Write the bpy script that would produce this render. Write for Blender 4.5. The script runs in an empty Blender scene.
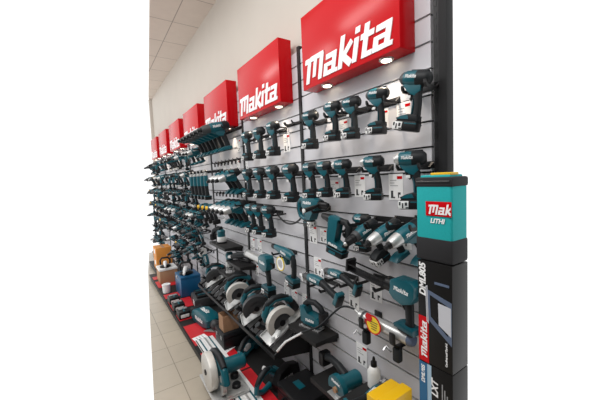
import bpy, bmesh, math, random
from mathutils import Vector, Matrix
PI = math.pi
rnd = random.Random(7)
scn = bpy.context.scene
col = scn.collection

# ------------------------------------------------------------------ materials
M = {}
def mat(name, rgb, rough=.5, metal=0., emit=None, spec=.5, noise=0., nscale=40., coat=0.):
    m = bpy.data.materials.new(name); m.use_nodes = True
    nt = m.node_tree; b = nt.nodes['Principled BSDF']
    b.inputs['Base Color'].default_value = (*rgb, 1)
    b.inputs['Roughness'].default_value = rough
    b.inputs['Metallic'].default_value = metal
    b.inputs['Specular IOR Level'].default_value = spec
    b.inputs['Coat Weight'].default_value = coat
    if emit:
        b.inputs['Emission Color'].default_value = (*rgb, 1); b.inputs['Emission Strength'].default_value = emit
    if noise:
        tc = nt.nodes.new('ShaderNodeTexCoord'); n = nt.nodes.new('ShaderNodeTexNoise')
        n.inputs['Scale'].default_value = nscale; n.inputs['Detail'].default_value = 4
        nt.links.new(tc.outputs['Object'], n.inputs['Vector'])
        mx = nt.nodes.new('ShaderNodeMix'); mx.data_type = 'RGBA'
        mx.inputs[6].default_value = (*[c*(1-noise) for c in rgb], 1)
        mx.inputs[7].default_value = (*[min(1, c*(1+noise)) for c in rgb], 1)
        nt.links.new(n.outputs['Fac'], mx.inputs[0]); nt.links.new(mx.outputs[2], b.inputs['Base Color'])
    M[name] = m; return m
mat('plaster', (.58, .53, .47), .9, noise=.05, nscale=3)
mat('slat', (.60, .595, .625), .38, noise=.04, nscale=5)
mat('groove', (.03, .03, .032), .6)
mat('alu_lip', (.72, .72, .72), .3, .6)
mat('steel_black', (.012, .012, .013), .42, noise=.2, spec=.3)
mat('post_grey', (.014, .014, .015), .6, spec=.2)
mat('red', (.54, .004, .008), .22, spec=.14)
mat('red_mat', (.55, .012, .02), .45, noise=.08)
mat('black_mat', (.014, .0135, .0135), .5, spec=.25)
mat('white_letter', (.86, .86, .86), .4)
mat('teal', (.001, .088, .116), .34, noise=.12, nscale=60)
mat('teal_deep', (.001, .055, .075), .36)
mat('rubber', (.010, .012, .014), .5, noise=.25, nscale=120, spec=.28)
mat('black', (.008, .008, .009), .38, spec=.3)
mat('darkgrey', (.045, .047, .05), .45)
mat('grey', (.26, .265, .265), .4, noise=.1)
mat('silver', (.52, .52, .51), .32, .55, noise=.12)
mat('chrome', (.72, .72, .72), .22, .7)
mat('pale_guard', (.62, .60, .56), .38, .2, noise=.1)
mat('white', (.75, .75, .74), .45)
mat('paper', (.86, .86, .86), .7)
mat('ink', (.03, .03, .035), .7)
mat('ink_pale', (.33, .33, .34), .7)
mat('lamp', (1, .86, .66), .5, emit=6)
mat('lamp_rim', (.6, .58, .55), .25, .9)
mat('yellow', (.78, .45, .004), .4)
mat('yellow_tag', (.82, .60, .02), .6)
mat('orange', (.62, .24, .035), .6, noise=.1)
mat('cardboard', (.36, .20, .11), .8, noise=.1)
mat('blue_case', (.004, .085, .20), .4)
mat('bag_teal', (.0, .36, .37), .75, noise=.1, nscale=150)
mat('bag_black', (.01, .01, .012), .8)
mat('carton_black', (.010, .0095, .0095), .4, spec=.2)
mat('carton_blue', (.01, .12, .26), .35)
mat('carton_pale', (.35, .50, .62), .35)
mat('print_blue', (.10, .135, .21), .4)
mat('print_pale', (.55, .56, .60), .4)
mat('bottle', (.72, .72, .70), .35)
mat('glass_lens', (.5, .55, .6), .1)
mat('shade_blocker', (.12, .115, .11), .7, noise=.15, nscale=2)
mat('nickel', (.36, .36, .36), .25, 1.)

def tiles(name, rgb, line, size, ox, oy, mortar, rough, var=.03):
    m = mat(name, rgb, rough); nt = m.node_tree; b = nt.nodes['Principled BSDF']
    tc = nt.nodes.new('ShaderNodeTexCoord'); mp = nt.nodes.new('ShaderNodeMapping')
    mp.inputs['Location'].default_value = (-ox, -oy, 0)
    br = nt.nodes.new('ShaderNodeTexBrick'); br.offset = 0
    br.inputs['Scale'].default_value = 1; br.inputs['Brick Width'].default_value = size
    br.inputs['Row Height'].default_value = size; br.inputs['Mortar Size'].default_value = mortar
    br.inputs['Mortar Smooth'].default_value = .2
    br.inputs['Color1'].default_value = (*[c*(1-var) for c in rgb], 1)
    br.inputs['Color2'].default_value = (*[c*(1+var) for c in rgb], 1)
    br.inputs['Mortar'].default_value = (*line, 1)
    nt.links.new(tc.outputs['Object'], mp.inputs['Vector']); nt.links.new(mp.outputs[0], br.inputs['Vector'])
    n = nt.nodes.new('ShaderNodeTexNoise'); n.inputs['Scale'].default_value = 9; n.inputs['Detail'].default_value = 5
    nt.links.new(tc.outputs['Object'], n.inputs['Vector'])
    mx = nt.nodes.new('ShaderNodeMix'); mx.data_type = 'RGBA'; mx.blend_type = 'MULTIPLY'; mx.inputs[0].default_value = .12
    nt.links.new(br.outputs['Color'], mx.inputs[6]); nt.links.new(n.outputs['Fac'], mx.inputs[7])
    nt.links.new(mx.outputs[2], b.inputs['Base Color'])
    return m
tiles('floor_tile', (.48, .42, .335), (.25, .215, .17), .327, .478, 2.55, .0035, .28)
tiles('ceiling_tile', (.68, .60, .52), (.36, .31, .27), .61, .96, 4.09, .006, .9, .015)

# ------------------------------------------------------------------ mesh builder
class MB:
    def __init__(s): s.bm = bmesh.new()
    def _ap(s, vs, m):
        if m is not None: bmesh.ops.transform(s.bm, matrix=m, verts=vs)
    def box(s, c, d, bev=0., m=None, seg=2):
        r = bmesh.ops.create_cube(s.bm, size=1); vs = r['verts']
        for v in vs: v.co = Vector((v.co.x*d[0], v.co.y*d[1], v.co.z*d[2]))
        if bev:
            es = list({e for v in vs for e in v.link_edges})
            b = bmesh.ops.bevel(s.bm, geom=es, offset=min(bev, min(d)*.49), segments=seg, affect='EDGES', profile=.6)
            vs = [v for v in b['verts']] if b['verts'] else vs
            vs = list({v for f in b['faces'] for v in f.verts} | set(v for v in vs if v.is_valid))
            # every vertex of the island
            st = list(vs); seen = set(vs)
            while st:
                v = st.pop()
                for e in v.link_edges:
                    o = e.other_vert(v)
                    if o not in seen: seen.add(o); st.append(o)
            vs = list(seen)
        bmesh.ops.translate(s.bm, vec=Vector(c), verts=vs)
        s._ap(vs, m); return s
    def lathe(s, prof, n=18, m=None, c=(0, 0, 0), axis='x', sy=1.):
        rings = []; vs = []
        for x, r in prof:
            if r < 1e-5: ring = [s.bm.verts.new((x, 0, 0))]
            else: ring = [s.bm.verts.new((x, r*sy*math.cos(2*PI*k/n), r*math.sin(2*PI*k/n))) for k in range(n)]
            rings.append(ring); vs += ring
        for a, b in zip(rings, rings[1:]):
            for k in range(n):
                k2 = (k+1) % n
                if len(a) == 1 and len(b) == 1: continue
                if len(a) == 1: f = (a[0], b[k2], b[k])
                elif len(b) == 1: f = (a[k], a[k2], b[0])
                else: f = (a[k], a[k2], b[k2], b[k])
                s.bm.faces.new(f)
        for ring in (() if prof[0] == prof[-1] else (rings[0], rings[-1])):
            if len(ring) > 1: s.bm.faces.new(ring)
        if axis == 'z': bmesh.ops.transform(s.bm, matrix=Matrix(((0, 0, -1, 0), (0, 1, 0, 0), (1, 0, 0, 0), (0, 0, 0, 1))), verts=vs)
        if axis == 'y': bmesh.ops.transform(s.bm, matrix=Matrix(((0, -1, 0, 0), (1, 0, 0, 0), (0, 0, 1, 0), (0, 0, 0, 1))), verts=vs)
        bmesh.ops.translate(s.bm, vec=Vector(c), verts=vs)
        s._ap(vs, m); return s
    def tube(s, pts, rad, n=12, m=None, closed=False, flat=1.):
        pts = [Vector(p) for p in pts]; N = len(pts)
        if not hasattr(rad, '__len__'): rad = [rad]*N
        rings = []; vs = []; ref = None
        for i, p in enumerate(pts):
            if closed: t = pts[(i+1) % N] - pts[i-1]
            else: t = pts[min(i+1, N-1)] - pts[max(i-1, 0)]
            t.normalize()
            if ref is None:
                ref = Vector((0, 1, 0)) if abs(t.y) < .9 else Vector((0, 0, 1))
            u = (ref - t*ref.dot(t)).normalized(); ref = u; w = t.cross(u)
            r = rad[i]
            ring = [s.bm.verts.new(p + u*(r*flat*math.cos(2*PI*k/n)) + w*(r*math.sin(2*PI*k/n))) for k in range(n)]
            rings.append(ring); vs += ring
        pr = list(zip(rings, rings[1:])) + ([(rings[-1], rings[0])] if closed else [])
        for a, b in pr:
            for k in range(n):
                k2 = (k+1) % n; s.bm.faces.new((a[k], a[k2], b[k2], b[k]))
        if not closed: s.bm.faces.new(rings[0]); s.bm.faces.new(rings[-1])
        s._ap(vs, m); return s
    def prism(s, poly, y0, y1, m=None, bev=0., plane='xz'):
        def P(a, b, y): return (a, y, b) if plane == 'xz' else ((a, b, y) if plane == 'xy' else (y, a, b))
        a = [s.bm.verts.new(P(p[0], p[1], y0)) for p in poly]; b = [s.bm.verts.new(P(p[0], p[1], y1)) for p in poly]
        n = len(poly); fs = [s.bm.faces.new(a), s.bm.faces.new(b)]
        for k in range(n): fs.append(s.bm.faces.new((a[k], a[(k+1) % n], b[(k+1) % n], b[k])))
        vs = a+b
        if bev:
            es = list({e for f in fs[:2] for e in f.edges})
            r = bmesh.ops.bevel(s.bm, geom=es, offset=bev, segments=2, affect='EDGES', profile=.6)
            st = [v for v in r['verts'] if v.is_valid]; seen = set(st)
            while st:
                v = st.pop()
                for e in v.link_edges:
                    o = e.other_vert(v)
                    if o not in seen: seen.add(o); st.append(o)
            vs = list(seen)
        s._ap(vs, m); return s
    def build(s, name, material, parent=None, m=None, sharp=35):
        if m is not None: bmesh.ops.transform(s.bm, matrix=m, verts=s.bm.verts[:])
        bmesh.ops.recalc_face_normals(s.bm, faces=s.bm.faces[:])
        for f in s.bm.faces: f.smooth = True
        me = bpy.data.meshes.new(name); s.bm.to_mesh(me); s.bm.free()
        me.set_sharp_from_angle(angle=math.radians(sharp))
        me.materials.append(M[material] if isinstance(material, str) else material)
        o = bpy.data.objects.new(name, me); col.objects.link(o)
        if parent: o.parent = parent
        return o

def tag(o, label=None, cat=None, group=None, kind=None):
    if label: o['label'] = label
    if cat: o['category'] = cat
    if group: o['group'] = group
    if kind: o['kind'] = kind
    return o
def empty(name, loc=(0, 0, 0)):
    o = bpy.data.objects.new(name, None); o.empty_display_size = .05; o.location = loc; col.objects.link(o); return o
KIDS = {}
def dup(root):
    r = root.copy(); col.objects.link(r)
    for k in ('label', 'group'):
        if k in r: del r[k]
    for ch in root.children:
        c = ch.copy(); col.objects.link(c); c.parent = r
        for g in ch.children:
            d = g.copy(); col.objects.link(d); d.parent = c
    return r

# the heavy slanted wordmark, as raised letters. u runs right, v up; letters of cap height 1
def stroke(a, b, w):
    a = Vector(a); b = Vector(b); d = (b-a).normalized(); n = Vector((-d.y, d.x))*w/2
    return [a-n, b-n, b+n, a+n]
def bar(u0, v0, u1, v1): return [(u0, v0), (u1, v0), (u1, v1), (u0, v1)]
WORD = []
W_ = .19
def L(polys, du): WORD.extend([[(p[0]+du, p[1]) for p in q] for q in polys])
L([bar(-.02, .72, .30, .90), bar(.16, 0, .36, .84), bar(.30, .74, 1.06, .92), bar(.54, .16, .72, .84), bar(.90, 0, 1.10, .86)], 0)       # M with its flag
A_ = [bar(.06, .53, .62, .70), bar(.0, 0, .2, .42), bar(0, 0, .5, .15), bar(0, .29, .5, .42), bar(.43, 0, .63, .66), bar(.55, 0, .74, .13)]
L(A_, 1.20)
L([bar(0, 0, .2, 1.0), stroke((.16, .30), (.56, .70), .19), stroke((.2, .36), (.62, .02), .2)], 1.98)                                    # k
L([bar(0, 0, .2, .70), bar(0, .82, .2, 1.0)], 2.66)                                                                                     # i
L([bar(.08, 0, .28, .95), bar(-.04, .54, .50, .70), bar(.10, 0, .50, .15)], 2.98)                                                       # t
L(A_, 3.50)
WLEN = 4.26
def wordmark(mb, origin, U, V, h, depth=.002, width=None, shear=.22):
    """raised letters: origin = lower left, U = reading direction, V = up"""
    U = Vector(U).normalized(); V = Vector(V).normalized(); Nn = U.cross(V); O = Vector(origin)
    su = (width/(WLEN+shear)) if width else h
    for i, q in enumerate(WORD):
        dd = depth*(1+.04*(i % 5))
        a = [mb.bm.verts.new(O + U*su*(p[0]+shear*p[1]) + V*h*p[1] - Nn*depth*.2) for p in q]
        b = [mb.bm.verts.new(O + U*su*(p[0]+shear*p[1]) + V*h*p[1] + Nn*dd) for p in q]
        n = len(q); mb.bm.faces.new(a[::-1]); mb.bm.faces.new(b)
        for k in range(n): mb.bm.faces.new((a[k], a[(k+1) % n], b[(k+1) % n], b[k]))
    return mb
def text(name, body, size, origin, U, V, material, parent, shear=0., bold=.0, depth=.0006):
    cu = bpy.data.curves.new('type', 'FONT'); cu.body = body; cu.size = size; cu.shear = shear; cu.offset = bold; cu.extrude = depth
    t = bpy.data.objects.new('type', cu); col.objects.link(t)
    me = bpy.data.meshes.new_from_object(t.evaluated_get(bpy.context.evaluated_depsgraph_get()))
    bpy.data.objects.remove(t); bpy.data.curves.remove(cu)
    U = Vector(U).normalized(); V = Vector(V).normalized(); N = U.cross(V)
    m = Matrix((U, V, N)).transposed().to_4x4(); m.translation = Vector(origin); me.transform(m)
    me.materials.clear(); me.materials.append(M[material])
    o = bpy.data.objects.new(name, me); col.objects.link(o); o.parent = parent; return o

def logo(root, x0, x1, y, z, h, mt='white_letter', both=True):
    """wordmark on the two sides of a tool, between x0 and x1 at side offset y"""
    mb = MB(); wordmark(mb, (x1, y, z), (-1, 0, 0), (0, 0, 1), h, .0012, width=x1-x0); mb.build('logo', mt, root)
    if both: mb = MB(); wordmark(mb, (x0, -y, z), (1, 0, 0), (0, 0, 1), h, .0012, width=x1-x0); mb.build('logo', mt, root)

def battery(root, cx, top, tilt=0., big=1.):
    """slide-on pack: black shell, teal band, pale printed label"""
    m = Matrix.Translation((cx, 0, top)) @ Matrix.Rotation(math.radians(tilt), 4, 'Y')
    b = MB().box((0, 0, -.024*big), (.102, .070, .042*big), .010, m); b.box((-.002, 0, -.004), (.09, .056, .012), .004, m)
    bt = b.build('battery', 'black', root)
    g = MB().box((-.024, 0, -.012*big), (.052, .0712, .005), .001, m); g.build('teal_band', 'teal', bt)
    g = MB().box((.031, 0, -.024*big), (.046, .0722, .036*big), .006, m)
    lb = g.build('battery_label', 'white', bt)
    g = MB()
    for s in (-1, 1):
        g.box((.046, s*.0362, -.018*big), (.007, .0012, .015), 0, m); g.box((.034, s*.0362, -.027*big), (.006, .0012, .022), 0, m)
        g.box((.020, s*.0362, -.020*big), (.010, .0012, .014), 0, m); g.box((.016, s*.0362, -.036*big), (.012, .0012, .006), 0, m)
    g.box((.0542, .012, -.020*big), (.0012, .012, .020), 0, m); g.box((.0542, -.013, -.028*big), (.0012, .016, .010), 0, m); g.box((.0542, .02, -.036*big), (.0012, .02, .006), 0, m)
    g.build('label_print', 'ink', bt)
    return bt

# ------------------------------------------------------------------ tool library. local axes: x nose, y left side, z up; origin in the head
def t_impact(nose='darkgrey'):
    r = empty('cordless_driver')
    MB().lathe([(-.022, .0325), (-.005, .0335), (.02, .032), (.034, .027), (.036, .0)], 20).prism(
        [(-.048, -.018), (.024, -.018), (.03, -.034), (.004, -.05), (-.008, -.066), (-.03, -.072), (-.05, -.05)], -.0175, .0175, bev=.005).build('motor_housing', 'teal', r)
    MB().lathe([(-.082, 0), (-.082, .016), (-.074, .027), (-.06, .0325), (-.022, .0335), (-.02, .031)], 20).box((-.03, 0, .031), (.075, .022, .01), .004).build('rear_cap', 'rubber', r)
    MB().lathe([(.03, .028), (.038, .027), (.046, .022), (.048, .015), (.054, .013), (.054, 0)], 18).build('nose', nose, r)
    MB().tube([(-.03, 0, -.03), (-.036, 0, -.07), (-.044, 0, -.105), (-.048, 0, -.145), (-.046, 0, -.165)], [.021, .0205, .019, .0195, .022], 14, flat=.82).build('grip', 'rubber', r)
    MB().tube([(.0, 0, -.052), (-.006, 0, -.07), (-.018, 0, -.088)], [.010, .011, .008], 8).build('trigger', 'black', r)
    MB().tube([(-.024, 0, -.07), (-.031, 0, -.11), (-.032, 0, -.15)], [.004, .006, .006], 8, flat=3).build('grip_insert', 'teal_deep', r)
    MB().prism([(-.066, -.176), (.022, -.176), (.03, -.168), (.006, -.156), (-.024, -.148), (-.064, -.152)], -.031, .031, bev=.006).build('foot', 'rubber', r)
    MB().prism([(-.03, -.170), (.024, -.172), (.008, -.158), (-.022, -.152)], -.0316, .0316).build('foot_strip', 'teal', r)
    battery(r, -.018, -.176)
    logo(r, -.03, .022, .0325, -.002, .014)
    MB().box((-.006, .0185, -.078), (.018, .003, .013), .001).build('sticker', 'white', r)
    return r
def t_drill():
    r = empty('cordless_drill')
    MB().lathe([(-.03, .0335), (-.005, .035), (.03, .034), (.045, .031), (.047, 0)], 20).prism(
        [(-.048, -.018), (.03, -.018), (.034, -.034), (.004, -.05), (-.01, -.066), (-.03, -.072), (-.05, -.05)], -.0175, .0175, bev=.005).build('motor_housing', 'teal', r)
    MB().lathe([(-.092, 0), (-.092, .018), (-.084, .029), (-.07, .034), (-.03, .0345), (-.028, .031)], 20).build('rear_cap', 'rubber', r)
    MB().lathe([(.042, .031), (.05, .032), (.068, .03), (.07, .026)], 20).build('torque_collar', 'darkgrey', r)
    MB().lathe([(.068, .025), (.09, .025), (.092, .0225), (.118, .0215), (.13, .012), (.131, .006), (.131, 0)], 18).build('chuck', 'black', r)
    MB().lathe([(.127, .013), (.136, .011), (.142, .006), (.142, 0)], 14).build('chuck_tip', 'silver', r)
    MB().tube([(-.03, 0, -.03), (-.036, 0, -.07), (-.044, 0, -.105), (-.048, 0, -.145), (-.046, 0, -.165)], [.022, .021, .0195, .02, .023], 14, flat=.82).build('grip', 'rubber', r)
    MB().tube([(.004, 0, -.052), (-.004, 0, -.07), (-.018, 0, -.088)], [.010, .011, .008], 8).build('trigger', 'black', r)
    MB().prism([(-.066, -.176), (.022, -.176), (.03, -.168), (.006, -.156), (-.024, -.148), (-.064, -.152)], -.031, .031, bev=.006).build('foot', 'rubber', r)
    battery(r, -.018, -.176)
    logo(r, -.03, .03, .034, -.002, .015)
    return r
def t_hammer(pack=True, gear='silver'):
    r = empty('hammer_drill')
    MB().lathe([(-.05, .037), (-.01, .04), (.04, .039), (.055, .035), (.057, 0)], 20).prism(
        [(-.06, -.02), (.03, -.02), (.034, -.04), (.0, -.056), (-.014, -.07), (-.036, -.076), (-.06, -.05)], -.02, .02, bev=.006).build('motor_housing', 'teal', r)
    MB().lathe([(-.11, 0), (-.11, .022), (-.1, .033), (-.08, .038), (-.05, .0385), (-.048, .034)], 20).build('rear_cap', 'rubber', r)
    MB().lathe([(.05, .036), (.07, .035), (.10, .031), (.115, .026), (.118, .0)], 20).build('gear_case', gear, r)
    MB().lathe([(.11, .02), (.128, .019), (.134, .014), (.150, .013), (.151, 0)], 16).build('chuck', 'black', r)
    MB().tube([(-.035, 0, -.03), (-.042, 0, -.07), (-.05, 0, -.115), (-.054, 0, -.155), (-.05, 0, -.178)], [.024, .023, .0215, .022, .025], 14, flat=.82).build('grip', 'rubber', r)
    MB().prism([(-.08, -.19), (.022, -.19), (.03, -.182), (.008, -.168), (-.024, -.16), (-.078, -.164)], -.034, .034, bev=.006).build('foot', 'teal', r)
    if pack: battery(r, -.022, -.19)
    else: MB().box((-.03, 0, -.192), (.07, .05, .008), .002).build('battery_terminal', 'black', r)
    logo(r, -.04, .035, .039, -.003, .019)
    return r
def t_yellow():
    r = empty('cordless_screwdriver')
    MB().lathe([(-.07, 0), (-.07, .02), (-.06, .028), (-.01, .031), (.02, .03), (.03, .026), (.032, 0)], 18).prism(
        [(-.04, -.018), (.02, -.018), (.02, -.04), (-.005, -.06), (-.04, -.06)], -.016, .016, bev=.004).build('motor_housing', 'teal', r)
    MB().lathe([(.028, .025), (.04, .026), (.056, .022), (.058, 0)], 16).build('nose', 'yellow', r)
    MB().lathe([(.05, .012), (.085, .010), (.086, 0)], 12).build('bit_holder', 'black', r)
    MB().tube([(-.02, 0, -.03), (-.028, 0, -.08), (-.034, 0, -.14)], [.02, .019, .021], 12).build('grip', 'rubber', r)
    MB().box((-.03, 0, -.165), (.085, .055, .05), .01).build('battery', 'black', r)
    return r
def t_angle():
    r = empty('angle_driver')
    MB().tube([(0, 0, -.04), (0, 0, -.12), (0, 0, -.16)], [.024, .026, .024], 14).build('motor_housing', 'teal', r)
    MB().tube([(0, 0, -.15), (-.004, 0, -.22), (-.01, 0, -.27)], [.0235, .021, .023], 14).build('grip', 'rubber', r)
    MB().tube([(-.012, 0, 0), (.0, 0, -.002), (.002, 0, -.042)], [.02, .025, .024], 14).lathe([(-.01, .022), (.03, .022), (.034, 0)], 14).build('gear_head', 'silver', r)
    MB().lathe([(.03, .013), (.055, .012), (.056, 0)], 12).build('chuck', 'black', r)
    MB().box((-.012, 0, -.295), (.08, .05, .05), .01).build('battery', 'black', r)
    MB().box((-.012, 0, -.276), (.082, .052, .006), .001).build('teal_band', 'teal', r)
    return r
def t_caulk(barrel='frame'):
    r = empty('caulking_gun')
    MB().prism([(-.085, .045), (-.06, .062), (.01, .058), (.045, .034), (.045, -.03), (.02, -.05), (-.03, -.062), (-.075, -.04), (-.09, 0)], -.034, .034, bev=.012).build('motor_housing', 'teal', r)
    MB().tube([(-.045, 0, -.04), (-.055, 0, -.09), (-.062, 0, -.14), (-.06, 0, -.165)], [.023, .021, .02, .024], 14, flat=.85).build('grip', 'rubber', r)
    MB().tube([(-.012, 0, -.05), (-.024, 0, -.07), (-.034, 0, -.09)], [.010, .011, .007], 8).build('trigger', 'black', r)
    MB().prism([(-.105, -.18), (.0, -.18), (.006, -.165), (-.02, -.15), (-.1, -.155)], -.034, .034, bev=.008).build('foot', 'teal_deep', r)
    if barrel != 'frame': battery(r, -.05, -.18)
    else: MB().box((-.055, 0, -.184), (.08, .052, .012), .003).build('battery_terminal', 'black', r)
    if barrel == 'frame':
        b = MB()
        b.tube([(.04, -.026, .012), (.33, -.026, .012)], .0045, 8).tube([(.04, .026, .012), (.33, .026, .012)], .0045, 8)
        b.prism([(.04, -.028), (.34, -.028), (.34, -.022), (.04, -.012)], -.024, .024)
        b.lathe([(.04, .034), (.075, .034), (.075, .0)], 18)
        b.prism([(.325, -.03), (.34, -.03), (.34, .036), (.325, .03)], -.034, .034, bev=.003)
        b.build('cartridge_frame', 'black', r)
        MB().tube([(-.17, 0, .004), (.07, 0, .004)], .004, 8).lathe([(.055, 0), (.055, .022), (.062, .022), (.062, 0)], 14, c=(.02, 0, .004)).build('plunger_rod', 'steel_black', r)
    else:
        MB().lathe([(.04, .031), (.055, .031), (.055, .029), (.285, .029), (.285, 0)], 24).build('barrel', 'silver', r)
        MB().lathe([(.28, .032), (.298, .032), (.304, .02), (.33, .011), (.331, 0)], 20).build('barrel_cap', 'grey', r)
        MB().tube([(-.13, 0, .012), (-.05, 0, .012)], .005, 8).box((-.132, 0, .004), (.008, .022, .034), .002).build('plunger_rod', 'black', r)
    logo(r, -.065, .02, .0335, -.002, .02)
    return r
def t_screwgun():
    r = empty('drywall_screwdriver')
    MB().tube([(.17, 0, .004), (.11, 0, .004), (.04, 0, .006), (-.03, 0, .004), (-.075, 0, -.002)], [.020, .027, .034, .036, .026], 16, flat=.9).build('motor_housing', 'teal', r)
    MB().lathe([(.155, .017), (.19, .021), (.205, .02), (.21, .012), (.222, .011), (.223, 0)], 16).build('nose', 'black', r)
    MB().tube([(-.05, 0, .012), (-.085, 0, -.02), (-.095, 0, -.07), (-.098, 0, -.12), (-.09, 0, -.155)], [.023, .023, .021, .021, .025], 14, flat=.85).build('grip', 'rubber', r)
    MB().prism([(-.02, -.03), (.03, -.028), (.025, -.05), (-.005, -.075), (-.02, -.075)], -.016, .016, bev=.004).build('front_hook', 'teal_deep', r)
    MB().tube([(-.07, 0, -.04), (-.07, 0, -.065), (-.076, 0, -.085)], [.009, .011, .008], 8).build('trigger', 'black', r)
    MB().prism([(-.14, -.17), (-.03, -.17), (-.024, -.158), (-.05, -.14), (-.135, -.145)], -.034, .034, bev=.007).build('foot', 'teal_deep', r)
    battery(r, -.085, -.17)
    logo(r, -.03, .05, .031, .002, .018)
    return r
def t_rotary(side=True):
    r = empty('rotary_hammer')
    MB().prism([(-.10, .045), (.08, .05), (.13, .03), (.13, -.03), (.05, -.055), (.03, -.13), (-.04, -.135), (-.05, -.06), (-.10, -.02)], -.036, .036, bev=.012).build('motor_housing', 'teal', r)
    MB().tube([(-.08, 0, .03), (-.13, 0, .035), (-.168, 0, .005), (-.17, 0, -.06), (-.155, 0, -.11), (-.10, 0, -.13), (-.03, 0, -.12)], [.018, .021, .021, .02, .02, .019, .018], 12).build('handle', 'teal', r)
    MB().tube([(-.15, 0, .028), (-.176, 0, .0), (-.178, 0, -.05), (-.166, 0, -.095)], [.019, .021, .021, .018], 12).build('handle_grip', 'rubber', r)
    MB().lathe([(.12, .033), (.15, .031), (.155, .026), (.19, .024), (.20, .019), (.215, .017), (.216, 0)], 18).build('chuck', 'black', r)
    if side:
        b = MB().lathe([(.115, .036), (.14, .036), (.14, .0)], 18)
        b.tube([(.128, -.03, -.005), (.128, -.055, -.012), (.128, -.075, -.016), (.128, -.16, -.032)], [.012, .014, .017, .019], 14)
        h = b.build('side_handle', 'black', r)
        MB().lathe([(0, .0165), (.008, .016), (.010, .0)], 14, m=Matrix.Translation((.128, -.16, -.032)) @ Matrix.Rotation(math.radians(-90), 4, 'Z')).build('end_cap', 'white', h)
    battery(r, -.03, -.137, big=1.25)
    MB().tube([(-.13, 0, -.02), (-.128, 0, -.05)], [.009, .009], 8).build('trigger', 'black', r)
    logo(r, -.07, .05, .036, .0, .024)
    return r
def t_loophammer():
    r = empty('rotary_hammer')
    MB().prism([(-.035, .055), (.055, .06), (.07, .045), (.066, -.01), (.045, -.06), (.035, -.125), (.045, -.15), (-.10, -.155), (-.115, -.13), (-.01, -.115), (-.012, .0)], -.034, .034, bev=.012).build('motor_housing', 'teal', r)
    MB().tube([(-.02, 0, .04), (-.07, 0, .045), (-.105, 0, .015), (-.112, 0, -.05), (-.105, 0, -.11), (-.085, 0, -.14)], [.022, .023, .024, .021, .021, .022], 12).build('handle_grip', 'rubber', r)
    MB().tube([(-.085, 0, -.01), (-.082, 0, -.04)], [.01, .009], 8).build('trigger', 'black', r)
    MB().lathe([(.06, .034), (.085, .032), (.10, .026), (.13, .024), (.15, .017), (.152, 0)], 18, c=(0, 0, .028)).build('chuck', 'black', r)
    b = MB().box((-.035, 0, -.182), (.15, .076, .052), .01).build('battery', 'black', r)
    MB().box((-.035, 0, -.164), (.152, .078, .006), .001).build('teal_band', 'teal', b)
    MB().box((-.02, .0386, -.188), (.06, .0012, .02)).build('battery_label', 'teal', b)
    mb = MB(); wordmark(mb, (.03, .0345, -.145), (-1, 0, 0), (0, 0, 1), .02, .001, width=.09); mb.build('logo', 'white_letter', r)
    return r
def t_stick():
    r = empty('cordless_multi_cutter')
    MB().tube([(.11, 0, 0), (.07, 0, 0), (.01, 0, 0), (-.04, 0, -.004)], [.024, .031, .032, .028], 16).build('motor_housing', 'teal', r)
    MB().lathe([(.10, .026), (.13, .022), (.15, .02), (.152, 0)], 16).build('gear_head', 'darkgrey', r)
    MB().tube([(-.03, 0, -.004), (-.085, 0, -.02), (-.14, 0, -.042), (-.18, 0, -.056)], [.026, .022, .021, .024], 14).build('grip', 'rubber', r)
    m = Matrix.Translation((-.195, 0, -.06)) @ Matrix.Rotation(math.radians(-24), 4, 'Y')
    MB().box((0, 0, 0), (.03, .058, .085), .007, m).build('foot', 'teal', r)
    MB().box((-.018, 0, -.01), (.012, .05, .075), .003, m).build('battery_terminal', 'black', r)
    b = MB().box((.158, 0, -.012), (.014, .046, .06), .003); b.box((.19, 0, -.01), (.06, .0018, .018), 0)
    b.build('cutting_shoe', 'chrome', r)
    logo(r, -.02, .06, .0305, -.004, .02)
    return r
def arc(cx, cz, rr, a0, a1, n): return [(cx+rr*math.cos(math.radians(a0+(a1-a0)*k/(n-1))), cz+rr*math.sin(math.radians(a0+(a1-a0)*k/(n-1)))) for k in range(n)]
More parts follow.
